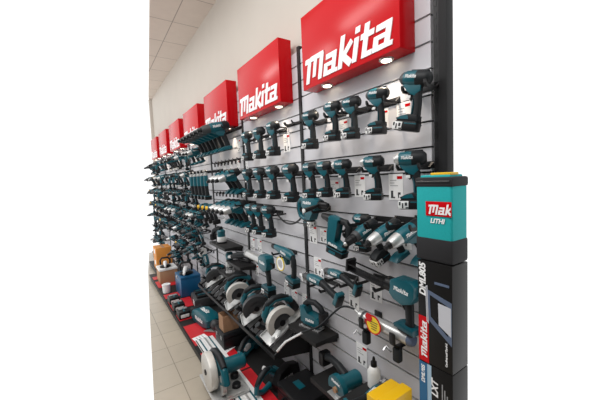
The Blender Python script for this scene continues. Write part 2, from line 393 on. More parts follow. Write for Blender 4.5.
def t_circ(guard='pale_guard', name='circular_saw', size=1.):
    """x forward, z up, base plate underside at z = 0, blade on the left (y+)"""
    r = empty(name)
    b = MB().box((0, .0, .002), (.29, .135, .004), .001); b.box((0, -.066, .006), (.29, .004, .012), 0); b.box((.145, 0, .008), (.004, .12, .014), 0)
    b.build('base_plate', 'silver', r)
    g = MB().prism(arc(0, .055, .100, -8, 188, 26) + arc(0, .055, .066, 188, -8, 20), .03, .066, bev=.005)
    g.build('blade_guard', guard, r)
    g = MB().prism(arc(0, .055, .07, -8, 188, 18), .032, .058, bev=.004); g.build('inner_guard', 'darkgrey', r)
    g = MB().lathe([(-.001, .051), (.001, .051)], 32, c=(0, .046, .055), axis='y'); g.build('blade', 'chrome', r)
    MB().lathe([(-.006, 0), (-.006, .018), (.004, .02), (.004, 0)], 14, c=(0, .06, .055), axis='y').build('arbor_cap', 'black', r)
    MB().lathe([(-.085, 0), (-.085, .03), (-.075, .04), (.0, .043), (.03, .045), (.031, 0)], 20, c=(.0, -.0, .066), axis='y').build('motor', 'teal', r)
    h = MB().tube([(.06, -.01, .10), (.055, -.01, .135), (.01, -.01, .172), (-.05, -.01, .175), (-.10, -.01, .145), (-.135, -.01, .10), (-.13, -.01, .06), (-.07, -.01, .045)],
                  [.022, .022, .021, .021, .02, .021, .024, .022], 12)
    h.build('handle', 'teal', r)
    MB().tube([(.035, -.01, .158), (.0, -.01, .182), (-.05, -.01, .183), (-.10, -.01, .155), (-.128, -.01, .12)], [.017, .02, .021, .02, .017], 12).build('handle_grip', 'rubber', r)
    MB().tube([(.10, -.01, .07), (.115, -.01, .10), (.118, -.01, .125)], [.014, .017, .019], 12).build('front_knob', 'rubber', r)
    b = MB().box((-.13, -.02, .05), (.05, .075, .075), .01); b.build('battery', 'black', r)
    mb = MB(); wordmark(mb, (.03, .0582, .092), (-1, 0, 0), (0, 0, 1), .013, .001, width=.06); mb.build('logo', 'ink', r)
    return r
def t_tracksaw():
    r = empty('plunge_saw')
    b = MB().box((0, .0, .004), (.32, .20, .008), .002); b.box((.0, -.10, .01), (.32, .004, .018)); b.box((-.13, -.02, .014), (.05, .10, .012), .002); b.box((.12, -.02, .014), (.05, .10, .012), .002)
    b.build('base_plate', 'silver', r)
    g = MB().prism(arc(.0, .110, .106, 0, 360, 36)[:-1], .055, .098, bev=.01); g.build('blade_guard', 'pale_guard', r)
    MB().lathe([(-.004, 0), (-.004, .016), (.004, .016), (.004, 0)], 14, c=(.0, .10, .110), axis='y').build('arbor_cap', 'black', r)
    MB().lathe([(-.15, 0), (-.15, .034), (-.14, .043), (-.03, .046), (.04, .05), (.041, 0)], 20, c=(.0, .01, .10), axis='y').build('motor', 'teal', r)
    MB().tube([(.11, .03, .10), (.10, .03, .155), (.04, .03, .19), (-.06, .03, .19), (-.13, .03, .155), (-.15, .03, .10), (-.10, .03, .075)], [.022, .022, .02, .021, .021, .023, .022], 12).build('handle', 'teal', r)
    MB().tube([(.08, .03, .178), (.02, .03, .204), (-.06, .03, .205), (-.13, .03, .172)], [.016, .02, .021, .017], 12).build('handle_grip', 'rubber', r)
    for x, y in ((-.10, -.045), (.10, -.045), (.0, -.07)):
        MB().lathe([(0, .026), (.024, .026), (.03, .02), (.03, 0)], 12, c=(x, y, .012), axis='z').build('lock_knob', 'black', r)
    MB().prism(arc(-.10, .066, .055, 90, 270, 12), .03, .05).build('angle_scale', 'silver', r)
    return r
def t_jigsaw():
    r = empty('jigsaw')
    b = MB().box((0, 0, .002), (.17, .076, .004), .001); b.box((0, .036, .006), (.17, .004, .010)); b.box((0, -.036, .006), (.17, .004, .010)); b.build('base_plate', 'chrome', r)
    MB().prism([(-.075, .02), (.05, .02), (.062, .045), (.075, .06), (.08, .14), (.05, .155), (.03, .15), (.02, .095), (-.05, .085), (-.07, .09), (-.09, .07)], -.033, .033, bev=.010).build('motor_housing', 'teal', r)
    MB().tube([(.05, 0, .145), (.02, 0, .175), (-.035, 0, .178), (-.08, 0, .155), (-.10, 0, .12), (-.09, 0, .08)], [.022, .021, .02, .02, .02, .02], 12).build('handle_grip', 'rubber', r)
    MB().box((-.105, 0, .09), (.04, .066, .075), .01).build('battery', 'black', r)
    MB().box((.055, 0, .014), (.03, .04, .024), .003).build('blade_clamp', 'darkgrey', r)
    MB().box((.062, 0, .018), (.008, .0014, .03)).build('blade', 'chrome', r)
    logo(r, -.05, .03, .033, .05, .02)
    return r
def t_disc():
    r = empty('disc_cutter')
    MB().lathe([(-.06, 0), (-.06, .036), (-.05, .044), (.075, .046), (.085, .05), (.095, .05), (.096, 0)], 22, c=(0, -.02, .075), axis='y').build('motor', 'teal', r)
    g = MB().prism(arc(0, .065, .072, -20, 200, 24) + arc(0, .065, .022, 200, -20, 8), .055, .085, bev=.006); g.build('blade_guard', 'teal', r)
    MB().lathe([(-.001, .058), (.001, .058)], 30, c=(0, .07, .06), axis='y').build('blade', 'nickel', r)
    MB().lathe([(-.008, 0), (-.008, .016), (.006, .016), (.006, 0)], 14, c=(0, .09, .062), axis='y').build('arbor_cap', 'cardboard', r)
    MB().tube([(.02, -.0, .10), (.08, -.0, .125), (.15, -.0, .13), (.205, -.0, .118)], [.026, .022, .021, .024], 14).build('handle_grip', 'rubber', r)
    MB().box((.225, 0, .10), (.05, .068, .085), .012).build('battery', 'black', r)
    b = MB().box((0, .03, .002), (.16, .12, .004), .001); b.build('base_plate', 'silver', r)
    mb = MB(); wordmark(mb, (.04, .0855, .095), (-1, 0, 0), (0, 0, 1), .016, .001, width=.08); mb.build('logo', 'white_letter', r)
    return r
def t_grinder(white=False):
    r = empty('angle_grinder')
    MB().tube([(.06, 0, 0), (-.02, 0, 0), (-.08, 0, -.002)], [.03, .033, .03], 16).build('motor_housing', 'teal', r)
    MB().tube([(-.07, 0, -.002), (-.13, 0, -.004), (-.18, 0, -.004)], [.028, .023, .026], 14).build('grip', 'rubber', r)
    MB().box((-.205, 0, -.008), (.05, .07, .085), .01).build('battery', 'black', r)
    MB().prism([(.05, -.028), (.115, -.028), (.128, .0), (.11, .028), (.05, .03)], -.03, .03, bev=.008).build('gear_head', 'silver', r)
    MB().lathe([(-.052, 0), (-.052, .063), (-.046, .063), (-.046, .012), (-.02, .012)], 26, c=(.09, 0, 0), axis='z').build('disc', 'black', r)
    MB().prism(arc(.09, 0, .066, 90, 270, 16), -.052, -.032, plane='xy').build('disc_guard', 'white' if white else 'steel_black', r)
    MB().tube([(.09, .03, .0), (.09, .06, .0), (.09, .13, .0)], [.008, .013, .016], 12).build('side_handle', 'rubber', r)
    logo(r, -.05, .03, .0325, -.005, .018)
    return r
def t_sander():
    r = empty('orbital_sander')
    MB().lathe([(0, .06), (.012, .06), (.014, .055), (.014, 0)], 24, axis='z').build('sanding_pad', 'black', r)
    MB().lathe([(.014, .048), (.03, .052), (.07, .045), (.075, 0)], 22, axis='z').build('skirt', 'white', r)
    MB().lathe([(.06, .044), (.1, .042), (.13, .046), (.145, .036), (.15, 0)], 20, axis='z').build('motor_housing', 'teal', r)
    MB().tube([(.0, 0, .15), (-.05, 0, .152), (-.10, 0, .135), (-.12, 0, .09)], [.034, .03, .024, .02], 14).build('handle_grip', 'rubber', r)
    MB().box((-.12, 0, .06), (.05, .06, .07), .012).build('dust_box', 'black', r)
    return r
def t_polisher():
    r = empty('disc_sander')
    MB().lathe([(0, .09), (.02, .095), (.034, .07), (.036, 0)], 28, axis='z').build('sanding_pad', 'black', r)
    MB().lathe([(.034, .03), (.06, .035), (.09, .03), (.092, 0)], 18, axis='z').tube([(0, 0, .08), (.07, 0, .085), (.14, 0, .08), (.16, 0, .078)], [.034, .03, .026, .02], 14).build('motor_housing', 'white', r)
    MB().tube([(0, -.075, .05), (0, -.08, .12), (0, -.05, .165), (0, .05, .165), (0, .08, .12), (0, .075, .05)], .016, 12).build('loop_handle', 'black', r)
    MB().tube([(.15, 0, .078), (.20, 0, .07), (.24, 0, .06)], [.02, .018, .014], 12).build('dust_port', 'white', r)
    return r
def t_router():
    r = empty('trim_router')
    MB().lathe([(0, .05), (.008, .05), (.008, 0)], 24, axis='z').build('base_plate', 'chrome', r)
    b = MB()
    for a in range(4):
        b.tube([(.042*math.cos(a*PI/2+.7), .042*math.sin(a*PI/2+.7), .004), (.038*math.cos(a*PI/2+.7), .038*math.sin(a*PI/2+.7), .08)], .006, 8)
    b.lathe([(.07, .044), (.12, .044), (.12, .036)], 22, axis='z'); b.build('depth_frame', 'silver', r)
    MB().lathe([(.05, .02), (.055, .034), (.15, .036), (.152, 0)], 20, axis='z').build('motor_sleeve', 'black', r)
    MB().lathe([(.148, .036), (.17, .041), (.20, .040), (.215, .03), (.218, 0)], 20, axis='z').build('motor_housing', 'teal', r)
    MB().lathe([(.004, 0), (.004, .005), (.055, .006), (.055, 0)], 10, axis='z').build('router_bit', 'chrome', r)
    return r
def t_planer():
    r = empty('electric_planer')
    MB().box((0, 0, .006), (.30, .09, .012), .003).build('base_plate', 'silver', r)
    MB().prism([(-.14, .012), (.10, .012), (.12, .03), (.11, .075), (.02, .085), (-.06, .075), (-.14, .06)], -.044, .044, bev=.010).build('motor_housing', 'teal', r)
    MB().tube([(.05, 0, .075), (.02, 0, .125), (-.04, 0, .145), (-.10, 0, .135), (-.145, 0, .10), (-.14, 0, .055)], [.02, .021, .02, .02, .02, .018], 12).build('handle_grip', 'rubber', r)
    MB().box((-.145, 0, .06), (.06, .075, .085), .012).build('battery', 'black', r)
    MB().lathe([(.08, .022), (.10, .026), (.112, .02), (.114, 0)], 14, c=(.08, 0, 0), axis='z').build('depth_knob', 'black', r)
    logo(r, -.07, .07, .0442, .03, .026)
    return r
def t_bodysaw():
    """big-bodied saw lying on its side: wide teal body, wire hook, angled steel shoe"""
    r = empty('mitre_shoe_saw')
    MB().prism([(-.15, .03), (-.12, .085), (-.04, .11), (.10, .105), (.14, .075), (.13, .02), (.05, .0), (-.10, .0)], -.055, .055, bev=.018).build('motor_housing', 'teal', r)
    MB().prism([(-.19, .02), (-.12, .02), (-.11, .085), (-.17, .09)], -.045, .045, bev=.012).build('rear_vent', 'rubber', r)
    MB().tube([(.04, .05, .04), (.06, .10, .045), (.13, .115, .03), (.17, .07, .02), (.14, .05, .03)], .004, 8).build('wire_hook', 'black', r)
    MB().prism([(.12, -.07), (.30, .06), (.27, .08), (.12, .06)], .004, .010, plane='xy').build('steel_shoe', 'silver', r)
    MB().lathe([(.13, .03), (.18, .034), (.19, .025), (.20, 0)], 14, c=(0, 0, .045)).build('gear_head', 'darkgrey', r)
    logo(r, -.06, .08, .056, .04, .03)
    mb = MB(); wordmark(mb, (-.05, -.02, .109), (1, 0, 0), (0, 1, 0), .034, .001, width=.13); mb.build('top_logo', 'white_letter', r)
    return r
def t_charger():
    r = empty('battery_charger')
    MB().box((0, 0, .035), (.16, .19, .07), .014).build('body', 'darkgrey', r)
    for y in (-.045, .045):
        s = MB().box((.0, y, .075), (.12, .07, .02), .005).build('battery_slot', 'black', r)
        MB().box((.0, y, .0862), (.10, .012, .003), .001).build('terminal_strip', 'teal', s)
    MB().box((.0805, .05, .04), (.002, .06, .03), 0).build('status_label', 'white', r)
    return r
def t_pack():
    r = empty('battery_kit')
    MB().box((0, 0, .04), (.15, .125, .08), .016).build('body', 'black', r)
    MB().box((-.02, 0, .083), (.09, .016, .006), .002).build('teal_band', 'teal', r)
    MB().box((.03, .0, .083), (.05, .09, .006), .002).build('grey_panel', 'grey', r)
    MB().box((-.0765, 0, .035), (.003, .09, .035), .001).build('label', 'white', r)
    return r
def t_dustcutter():
    """cutter with a clear black dust case around its disc, carried by a loop handle"""
    r = empty('dust_case_cutter')
    c = MB().prism([(-.02, .0), (.22, .0), (.24, .03), (.22, .12), (.12, .155), (.02, .13), (-.03, .06)], -.085, -.02, bev=.008).build('dust_case', 'black', r)
    mb = MB(); wordmark(mb, (.05, -.0855, .06), (1, 0, 0), (0, 0, 1), .022, .001, width=.10); mb.build('logo', 'white_letter', c)
    MB().lathe([(-.09, 0), (-.09, .032), (-.08, .04), (.02, .042), (.021, 0)], 20, c=(.06, .03, .08), axis='y').build('motor', 'teal', r)
    MB().tube([(.03, 0, .12), (-.02, 0, .16), (-.09, 0, .15), (-.15, 0, .10), (-.16, 0, .05), (-.10, 0, .02), (-.02, 0, .04)], [.02, .02, .02, .02, .021, .021, .022], 12).build('handle', 'teal', r)
    MB().tube([(-.0, 0, .158), (-.06, 0, .172), (-.12, 0, .14), (-.158, 0, .095)], [.016, .021, .021, .017], 12).build('handle_grip', 'rubber', r)
    MB().tube([(.0, .05, .12), (-.01, .09, .13)], [.014, .016], 10).build('lock_lever', 'white', r)
    return r
def t_recip():
    r = empty('handled_saw')
    MB().tube([(.10, 0, .05), (.04, 0, .05), (-.02, 0, .05)], [.03, .036, .034], 16).prism([(.03, .0), (.12, .0), (.12, .03), (.03, .04)], -.03, .03, bev=.006).build('motor_housing', 'teal', r)
    MB().tube([(.02, 0, .085), (-.03, 0, .12), (-.10, 0, .115), (-.16, 0, .07), (-.16, 0, .03), (-.10, 0, .018), (-.02, 0, .03)], [.022, .021, .02, .02, .02, .02, .022], 12).build('handle', 'teal', r)
    MB().tube([(.0, 0, .11), (-.05, 0, .134), (-.11, 0, .122), (-.16, 0, .08)], [.017, .02, .02, .017], 12).build('handle_grip', 'rubber', r)
    MB().box((.15, 0, .03), (.07, .05, .05), .008).build('gear_head', 'silver', r)
    MB().box((-.06, .0, .06), (.07, .03, .035), .006).build('switch_lock', 'white', r)
    MB().box((.14, 0, .004), (.16, .09, .006), .001).build('base_plate', 'black', r)
    return r
def t_blacktool():
    r = empty('right_angle_nailer')
    MB().tube([(.12, 0, .04), (.04, 0, .06), (-.05, 0, .075), (-.13, 0, .06)], [.024, .034, .03, .024], 14).build('motor_housing', 'rubber', r)
    MB().tube([(.11, 0, .04), (.17, 0, .03)], [.022, .018], 12).build('nose', 'silver', r)
    MB().tube([(.02, 0, .03), (-.03, 0, .015), (-.12, 0, .02)], [.02, .015, .018], 12).build('handle_grip', 'black', r)
    return r
BUILD = dict(impact=t_impact, impact_s=lambda: t_impact('silver'), bare=lambda: t_hammer(False), bare_dark=lambda: t_hammer(False, 'darkgrey'), drill=t_drill, hammer=t_hammer, yellow=t_yellow, angle=t_angle, caulk=t_caulk, caulk2=lambda: t_caulk('tube'),
             screwgun=t_screwgun, rotary=t_rotary, rotary2=t_loophammer, stick=t_stick, circ=t_circ, circ_dark=lambda: t_circ('darkgrey'), track=t_tracksaw, jig=t_jigsaw, disc=t_disc,
             grinder=t_grinder, grinder_w=lambda: t_grinder(True), sander=t_sander, polisher=t_polisher, router=t_router, planer=t_planer, body=t_bodysaw,
             charger=t_charger, pack=t_pack, dust=t_dustcutter, recip=t_recip, blackt=t_blacktool)
PROTO = {}
def orient(loc, az, pitch=0, roll=0, sc=1.):
    a, p = math.radians(az), math.radians(pitch)
    F = Vector((math.sin(a)*math.cos(p), math.cos(a)*math.cos(p), math.sin(p)))
    Lf = Vector((-math.cos(a), math.sin(a), 0)); U = F.cross(Lf)
    m = Matrix((F, Lf, U)).transposed().to_4x4() @ Matrix.Rotation(math.radians(roll), 4, 'X') @ Matrix.Scale(sc, 4)
    m.translation = Vector(loc); return m
def place(kind, loc, az, pitch, roll, label, cat, group=None, sc=1.):
    if kind in PROTO: r = dup(PROTO[kind])
    else: r = PROTO[kind] = BUILD[kind]()
    r.matrix_world = orient(loc, az, pitch, roll, sc)
    tag(r, label, cat, group); return r

# ------------------------------------------------------------------ the setting
XW = 1.235                                       # face of the slatted wall
YN, YF = .69, 8.0                                # near end, far wall
def struct(name, mb, mt):
    return tag(mb.build(name, mt), kind='structure')
struct('floor', MB().prism([(.225, 2.28), (.16, 1.6), (-1.1, 1.6), (-1.1, -1.4), (1.3, -1.4), (1.3, YF), (.96, YF), (.70, 6.2), (.475, 4.37)], -.05, 0, plane='xy'), 'floor_tile')
struct('ceiling', MB().prism([(.48, 2.4), (1.3, 2.4), (1.3, YF), (1.215, YF)], 3.66, 3.72, plane='xy'), 'ceiling_tile')
struct('wall_right', MB().box((1.29, (YN+.03+YF)/2, 1.83), (.02, YF-YN-.03, 3.66)), 'plaster')
struct('wall_end', MB().box((1.255, YF+.05, 1.83), (.07, .1, 3.66)), 'plaster')
# unseen slab across the aisle, added to shade the lower tool wall
struct('shade_wall_left', MB().box((-1.05, 1.4, 1.08), (.08, 5.6, 2.16)), 'shade_blocker')
struct('shade_wall_back', MB().box((.1, -1.46, 1.83), (2.4, .1, 3.66)), 'shade_blocker')  # unseen slab behind the camera, added to darken the sides facing it

PITCH, GZ0 = .1118, 2.32
def slat_bay(y0, y1):
    zs = [GZ0 + PITCH*2 - PITCH*k for k in range(24)]
    mb = MB(); edges = [2.53] + [z for z in zs if .15 < z < 2.5] + [.06]
    lips = MB()
    for a, b in zip(edges, edges[1:]):
        hi, lo = a-.0045, b+.0045
        mb.box((XW+.009, (y0+y1)/2, (hi+lo)/2), (.018, y1-y0, hi-lo))
    mb.box((XW+.031, (y0+y1)/2, 1.295), (.026, y1-y0, 2.47))
    return mb, lips, edges[1:-1], y0, y1
BAY = [.76 + 1.0*k for k in range(8)]
for k in range(7):
    y0, y1 = BAY[k]+.015, BAY[k+1]-.015
    mb, lips, gz, *_ = slat_bay(y0, y1)
    p = tag(mb.build('slatwall_panel', 'slat'), kind='structure')
    g = MB()
    for z in gz: g.box((XW+.0165, (y0+y1)/2, z), (.003, y1-y0, .0089))
    g.build('groove_liner', 'groove', p)
    g = MB()
    for z in gz: g.box((XW+.004, (y0+y1)/2, z-.0052), (.010, y1-y0, .0016))
    g.build('groove_lip', 'alu_lip', p)
for k in range(1, 8):
    mb = MB().box((XW+.008, BAY[k], 1.30), (.034, .030, 2.5))
    u = tag(mb.build('trim_%d' % k, 'steel_black'), kind='structure')
mb = MB().box((XW+.01, BAY[0]-.017, 1.9), (.03, .032, 3.6)); u = tag(mb.build('trim_8', 'steel_black'), kind='structure')
s = MB()
for q in range(64): s.box((XW-.0055, BAY[0]-.010, .3+q*.05), (.002, .013, .026))
s.build('post_slots', 'black', u)
mb = MB().box((XW-.0, BAY[0]-.052, 1.9), (.05, .036, 3.6), .004); tag(mb.build('trim_9', 'post_grey'), kind='structure')

# plinths under the wall, one per bay
XP, ZD = .665, .08
ORD = ['first', 'second', 'third', 'fourth', 'fifth', 'sixth', 'seventh', 'eighth', 'ninth', 'tenth', 'eleventh', 'twelfth', 'thirteenth', 'fourteenth', 'fifteenth', 'sixteenth', 'seventeenth', 'eighteenth', 'nineteenth', 'twentieth']
BAYN = ['nearest bay', 'second bay', 'third bay', 'fourth bay', 'fifth bay', 'sixth bay', 'farthest bay']
for k in range(7):
    y0, y1 = BAY[k], BAY[k+1]
    xr = XP if k < 5 else (.80, 1.0)[k-5]
    r = empty('display_plinth', (xr, (y0+y1)/2, 0))
    tag(r, 'low black display plinth with red mats under the %s of the tool wall' % BAYN[k], 'plinth', 'display plinths along the wall')
    loc = Vector((xr, (y0+y1)/2, 0))
    def pt(name, c, d, mt):
        return MB().box(Vector(c)-loc, d).build(name, mt, r)
    pt('deck', ((xr+XW)/2, (y0+y1)/2, .0625), (XW-xr, y1-y0-.002, .035), 'black_mat')
    pt('kickboard', ((xr+XW)/2+.006, (y0+y1)/2, .0225), (XW-xr-.012, y1-y0-.004, .045), 'steel_black')
    for a in [((.5, .86),), ((-.1, .38), (.40, .86)), ((.02, .50), (.66, .86)), ((.02, .36), (.48, .66)), ((.02, .36), (.48, .66)), ((.1, .5),), ((.1, .5),)][k]:
        q = pt('red_mat', (xr+.155 if k < 5 else (xr+XW)/2, y0+(a[0]+a[1])/2+.12, .0815), (min(.28, XW-xr-.03), a[1]-a[0], .003), 'red_mat')

# ------------------------------------------------------------------ red signs with their downlights
SZ0, SZ1, SX = 2.19, 2.63, 1.128
for k in range(7):
    yc = 1.212 + 1.006*k; hw = .362
    r = empty('illuminated_sign', (SX, yc, SZ0))
    where = ['beside the black slotted end post', 'over the second bay', 'third along the wall', 'fourth along the wall', 'fifth along the wall', 'sixth along the wall', 'farthest along the wall'][k]
    tag(r, 'glossy red box sign with white brand lettering, %s' % where, 'sign', 'red box signs above the tools')
    MB().box(((XW-SX)/2, 0, (SZ1-SZ0)/2), (XW-SX, 2*hw, SZ1-SZ0), .003).build('box', 'red', r)
    mb = MB(); wordmark(mb, (0, hw-.012, .026), (0, -1, 0), (0, 0, 1), .160, .004, width=2*hw-.012); mb.build('lettering', 'white_letter', r)
    for y in (.2, -.24):
        a = MB().lathe([(-.006, .0), (-.006, .034), (.0, .036), (.0, 0)], 20, c=(.058, y, 0), axis='z').build('downlight', 'lamp_rim', r)
        MB().lathe([(-.008, 0), (-.008, .024), (-.005, .024), (-.005, 0)], 18, c=(.058, y, 0), axis='z').build('bulb', 'lamp', a)
        if k < 6:
            li = bpy.data.lights.new('downlight_lamp', 'SPOT'); li.energy = 9; li.color = (1, .84, .66); li.spot_size = math.radians(95); li.spot_blend = .8; li.shadow_soft_size = .02
            lo = bpy.data.objects.new('downlight_lamp', li); col.objects.link(lo)
            lo.location = (SX+.058, yc+y, SZ0-.012); lo.rotation_euler = (0, math.radians(12), 0)

# ------------------------------------------------------------------ hooks and price cards
def t_hook(reach=.10, half=.042, name='display_hook'):
    """local: wall at x = 0, +x away from the wall, z = 0 at the groove"""
    r = empty(name)
    MB().box((.002, 0, -.012), (.006, half*2+.012, .03), .001).build('wall_plate', 'steel_black', r)
    for s in (-1, 1):
        MB().prism([(.004, -.02), (.03, -.034), (reach, -.034), (reach+.012, -.018), (reach+.012, -.004), (reach+.006, -.004), (reach-.004, -.022), (.03, -.024), (.004, .0)], s*half-.005, s*half+.005, bev=.0015).build('prong', 'steel_black', r)
    return r
BUILD['hook'] = lambda: t_hook(.10, .054)
BUILD['widehook'] = lambda: t_hook(.14, .062)
BUILD['longhook'] = lambda: t_hook(.2, .057)
BUILD['peg'] = lambda: t_peg()
def t_peg():
    r = empty('display_peg')
    MB().box((.002, 0, -.012), (.006, .03, .03), .001).build('wall_plate', 'steel_black', r)
    MB().tube([(.004, 0, -.01), (.06, 0, -.012), (.075, 0, -.006), (.08, 0, .006)], .005, 8).box((.05, 0, -.03), (.012, .018, .04), .002).build('prong', 'black', r)
    return r
def hook(kind, y, z, label, group, sc=1.):
    r = place(kind, (XW, y, z), 0, 0, 0, label, 'hook', group, sc)
    r.matrix_world = Matrix.Translation((XW, y, z)) @ Matrix.Rotation(PI, 4, 'Z') @ Matrix.Scale(sc, 4); return r
CARD = []
def t_card():
    r = empty('price_card')
    MB().box((.0015, 0, 0), (.0018, .075, .115)).build('card', 'paper', r)
    b = MB()
    for j, (y0, y1) in enumerate(((.03, -.004), (.03, .006), (.03, -.012))): b.box((.0026, -(y0+y1)/2, .03-.012*j), (.0006, y0-y1, .0028))
    b.build('small_print', 'ink_pale', r)
    b = MB().box((.0026, -.02, -.03), (.0006, .012, .028)); b.box((.0026, -.016, -.046), (.0006, .022, .006)); b.box((.0026, .018, -.028), (.0006, .014, .010)); b.box((.0026, .014, -.038), (.0006, .006, .018))
    b.build('pictogram', 'ink', r)
    MB().box((.0026, .021, .041), (.0006, .027, .013)).build('red_flash', 'red', r)
    return r
BUILD['card'] = t_card
def card(y, z, label, sc=1., x=XW, sy=1.):
    r = place('card', (x, y, z), 0, 0, 0, label, 'price card', 'price cards on the tool wall')
    r.matrix_world = Matrix.Translation((x+.0002, y, z)) @ Matrix.Rotation(PI, 4, 'Z') @ Matrix.Diagonal((1, sc*sy, sc, 1)); return r

# ------------------------------------------------------------------ tools hanging on the wall
def hang(kind, x, y, z, az, pitch, label, group, roll=0, sc=1., hk='hook', hz=None, hl=None, hy=None):
    r = place(kind, (x, y, z), az, pitch, roll, label, 'power tool', group, sc)
    if hk:
        hook(hk, (y-.012*sc if hk == 'hook' else y) if hy is None else hy, (z if hz is None else hz)-(.017 if hk == 'hook' else .012), hl or ('hook under the ' + ' '.join(label.split()[:12])), 'black hooks on the slatted wall')
    return r
G1 = 'drivers in the top row'; G2 = 'drivers in the second row'
top = [('impact', .800, 2.045, -14, 'teal and black impact driver nearest the end post in the top row', 13),
       ('impact', 1.005, 2.030, -12, 'second driver from the end post in the top row, under the sign edge', 4),
       ('impact', 1.185, 2.030, -12, 'third driver from the end post in the top row', 3),
       ('impact', 1.335, 2.040, -12, 'fourth driver from the end post, lit by the sign lamp', 3),
       ('impact', 1.550, 2.030, -12, 'fifth driver from the end post, standing alone beside the black upright', 3),
       ('impact', 2.030, 2.045, -10, 'driver right of its two neighbours in the top row under the second sign', 2),
       ('impact', 2.262, 2.040, -10, 'middle driver of the three in the top row under the second sign', 2),
       ('impact', 2.500, 2.040, -10, 'left driver of the three in the top row under the second sign', 2)]
for i, (k, y, z, az, lb, pt) in enumerate(top): hang(k, 1.14, y, z, az, pt, lb, G1, sc=(.98, .85, .85, .86, .92, 1, 1, 1)[i])
second = [('drill', .835, 'silver nosed driver in the second row, just left of the turquoise tool bag'), ('impact', 1.05, 'second driver from the tool bag in the second row'),
          ('impact', 1.275, 'third driver from the tool bag in the second row'), ('impact', 1.43, 'right driver of the close pair in the second row'),
          ('impact', 1.575, 'left driver of the close pair in the second row, by the black upright'), ('impact', 1.815, 'driver just left of the black upright in the second row'),
          ('impact', 2.07, 'second driver left of the black upright in the second row'), ('impact', 2.295, 'third driver left of the black upright in the second row'),
          ('impact', 2.525, 'fourth driver left of the black upright in the second row')]
for i, (k, y, lb) in enumerate(second): hang('impact_s' if i < 3 else 'impact', 1.14, y, 1.712, (-30 if i < 3 else -14), 0, lb, G2, sc=(1, .86, .84, .84, .9, 1.05, 1, 1, .98)[i])
# three drivers under the second row in the second bay
for y, lb in ((2.14, 'right driver of the trio hanging in the third row above two white cards'), (2.32, 'middle driver of the trio in the third row above two white cards'), (2.46, 'left driver of the trio in the third row above two white cards')):
    hang('impact', 1.12, y, 1.405, -24, 0, lb, 'drivers in the third row')
# three nose-out drills beside the bag, one behind
hang('drill', 1.08, 1.045, 1.375, -78, -27, 'cordless drill with black chuck pointing out and down in the third row', 'drills pointing out beside the tool bag', hk='longhook', hz=1.44, sc=.9)
hang('bare', 1.08, .915, 1.385, -78, -25, 'middle grey nosed drill pointing out between two others near the cartons', 'drills pointing out beside the tool bag', hk='longhook', hz=1.45, sc=.82)
hang('bare', 1.08, .80, 1.395, -78, -25, 'grey nosed drill pointing out nearest the black cartons', 'drills pointing out beside the tool bag', hk='longhook', hz=1.46, sc=.82)
hang('impact', 1.17, 1.16, 1.415, -10, 0, 'driver half hidden behind the black chucked drill in the third row', 'drivers in the third row', sc=.8)
hang('rotary', 1.13, 1.545, 1.48, 180, 0, 'teal rotary hammer with a black side handle sticking out to the aisle', 'rotary hammers in the third row', sc=.78, hk='widehook', hz=1.472)
hang('rotary2', 1.10, 1.265, 1.375, -8, 14, 'teal rotary hammer with loop handle and large black battery below', 'rotary hammers in the third row', sc=.80, hk='widehook', hz=1.36)
hang('caulk', 1.135, .872, 1.118, 0, 7, 'cordless caulking gun with black cartridge frame beside the cartons', None, hk='widehook', hz=1.118, hy=1.06)
hang('stick', 1.13, 1.50, .99, 0, 0, 'teal multi cutter with bent black grip below the price card on the upright', 'multi cutters', sc=.97, hk='widehook', hz=.982)
hang('stick', 1.14, 1.315, 1.075, 2, -2, 'smaller teal multi cutter in front of the caulking gun tip', 'multi cutters', sc=.8, hk='widehook', hz=1.068)
hang('caulk2', 1.09, 2.16, .98, 0, 2, 'cordless caulking gun with a long silver tube', None, sc=1.12, hk='widehook', hz=.975, hy=2.36)
s = hang('screwgun', 1.12, 1.85, 1.098, 0, 8, 'teal drywall screwdriver with black grip and a white ring hanging at its front', None, hk='widehook', hz=1.105, hy=1.96)
q = MB().lathe([(-.003, .032), (-.003, .052), (.003, .052), (.003, .032), (-.003, .032)], 26, axis='y', c=(.045, .028, -.085)); q.build('paper_ring', 'paper', s)
MB().lathe([(-.0036, .047), (-.0036, .053), (.0036, .053), (.0036, .047), (-.0036, .047)], 26, axis='y', c=(.045, .028, -.085)).build('ring_edge', 'yellow_tag', s)

# third bay: long nosed drills, angle drivers, hammer drills
n = 0
for y in (2.84, 2.97, 3.10, 3.23, 3.36, 3.49, 3.62):
    hang('bare_dark', .992, y, 2.16, -87, -14, '%s long nosed drill from the right, top row under the third sign' % ORD[n], 'drills pointing out in the top row', hk='longhook', hz=2.192, sc=1.2); n += 1
n = 0
for y in (2.68, 2.80, 2.92):
    hang('bare', 1.05, y+.04, 1.70, -87, -22, '%s grey nosed drill from the right in the second row of the third bay' % ORD[n], 'drills pointing out in the second row', hk='longhook', hz=1.76); n += 1
n = 0
for y in (3.44, 3.58, 3.72, 3.88, 4.04):
    hang('angle', 1.05, y, 1.76, -88, 0, '%s silver headed angle driver from the right in the second row' % ORD[n], 'angle drivers', hk='longhook', hz=1.80); n += 1
n = 0
for y in (2.60, 2.72, 2.84, 2.97):
    hang('bare', 1.05, y+.02, 1.405, -87, -18, '%s grey nosed hammer drill from the right in the third row by the upright' % ORD[n], 'hammer drills in the third row', hk='longhook', hz=1.46, sc=1.05); n += 1
n = 0
for y in (3.30, 3.45, 3.62):
    hang('yellow', 1.04, y, 1.36, -76, -8, '%s yellow nosed screwdriver from the right in the third row' % ORD[n], 'yellow nosed screwdrivers', hk='longhook', hz=1.41, sc=1.02); n += 1
hang('grinder_w', 1.08, 3.755, .70, -60, 78, 'angle grinder with pale head hanging upright above the black charger', None, hk='peg', hz=.80)
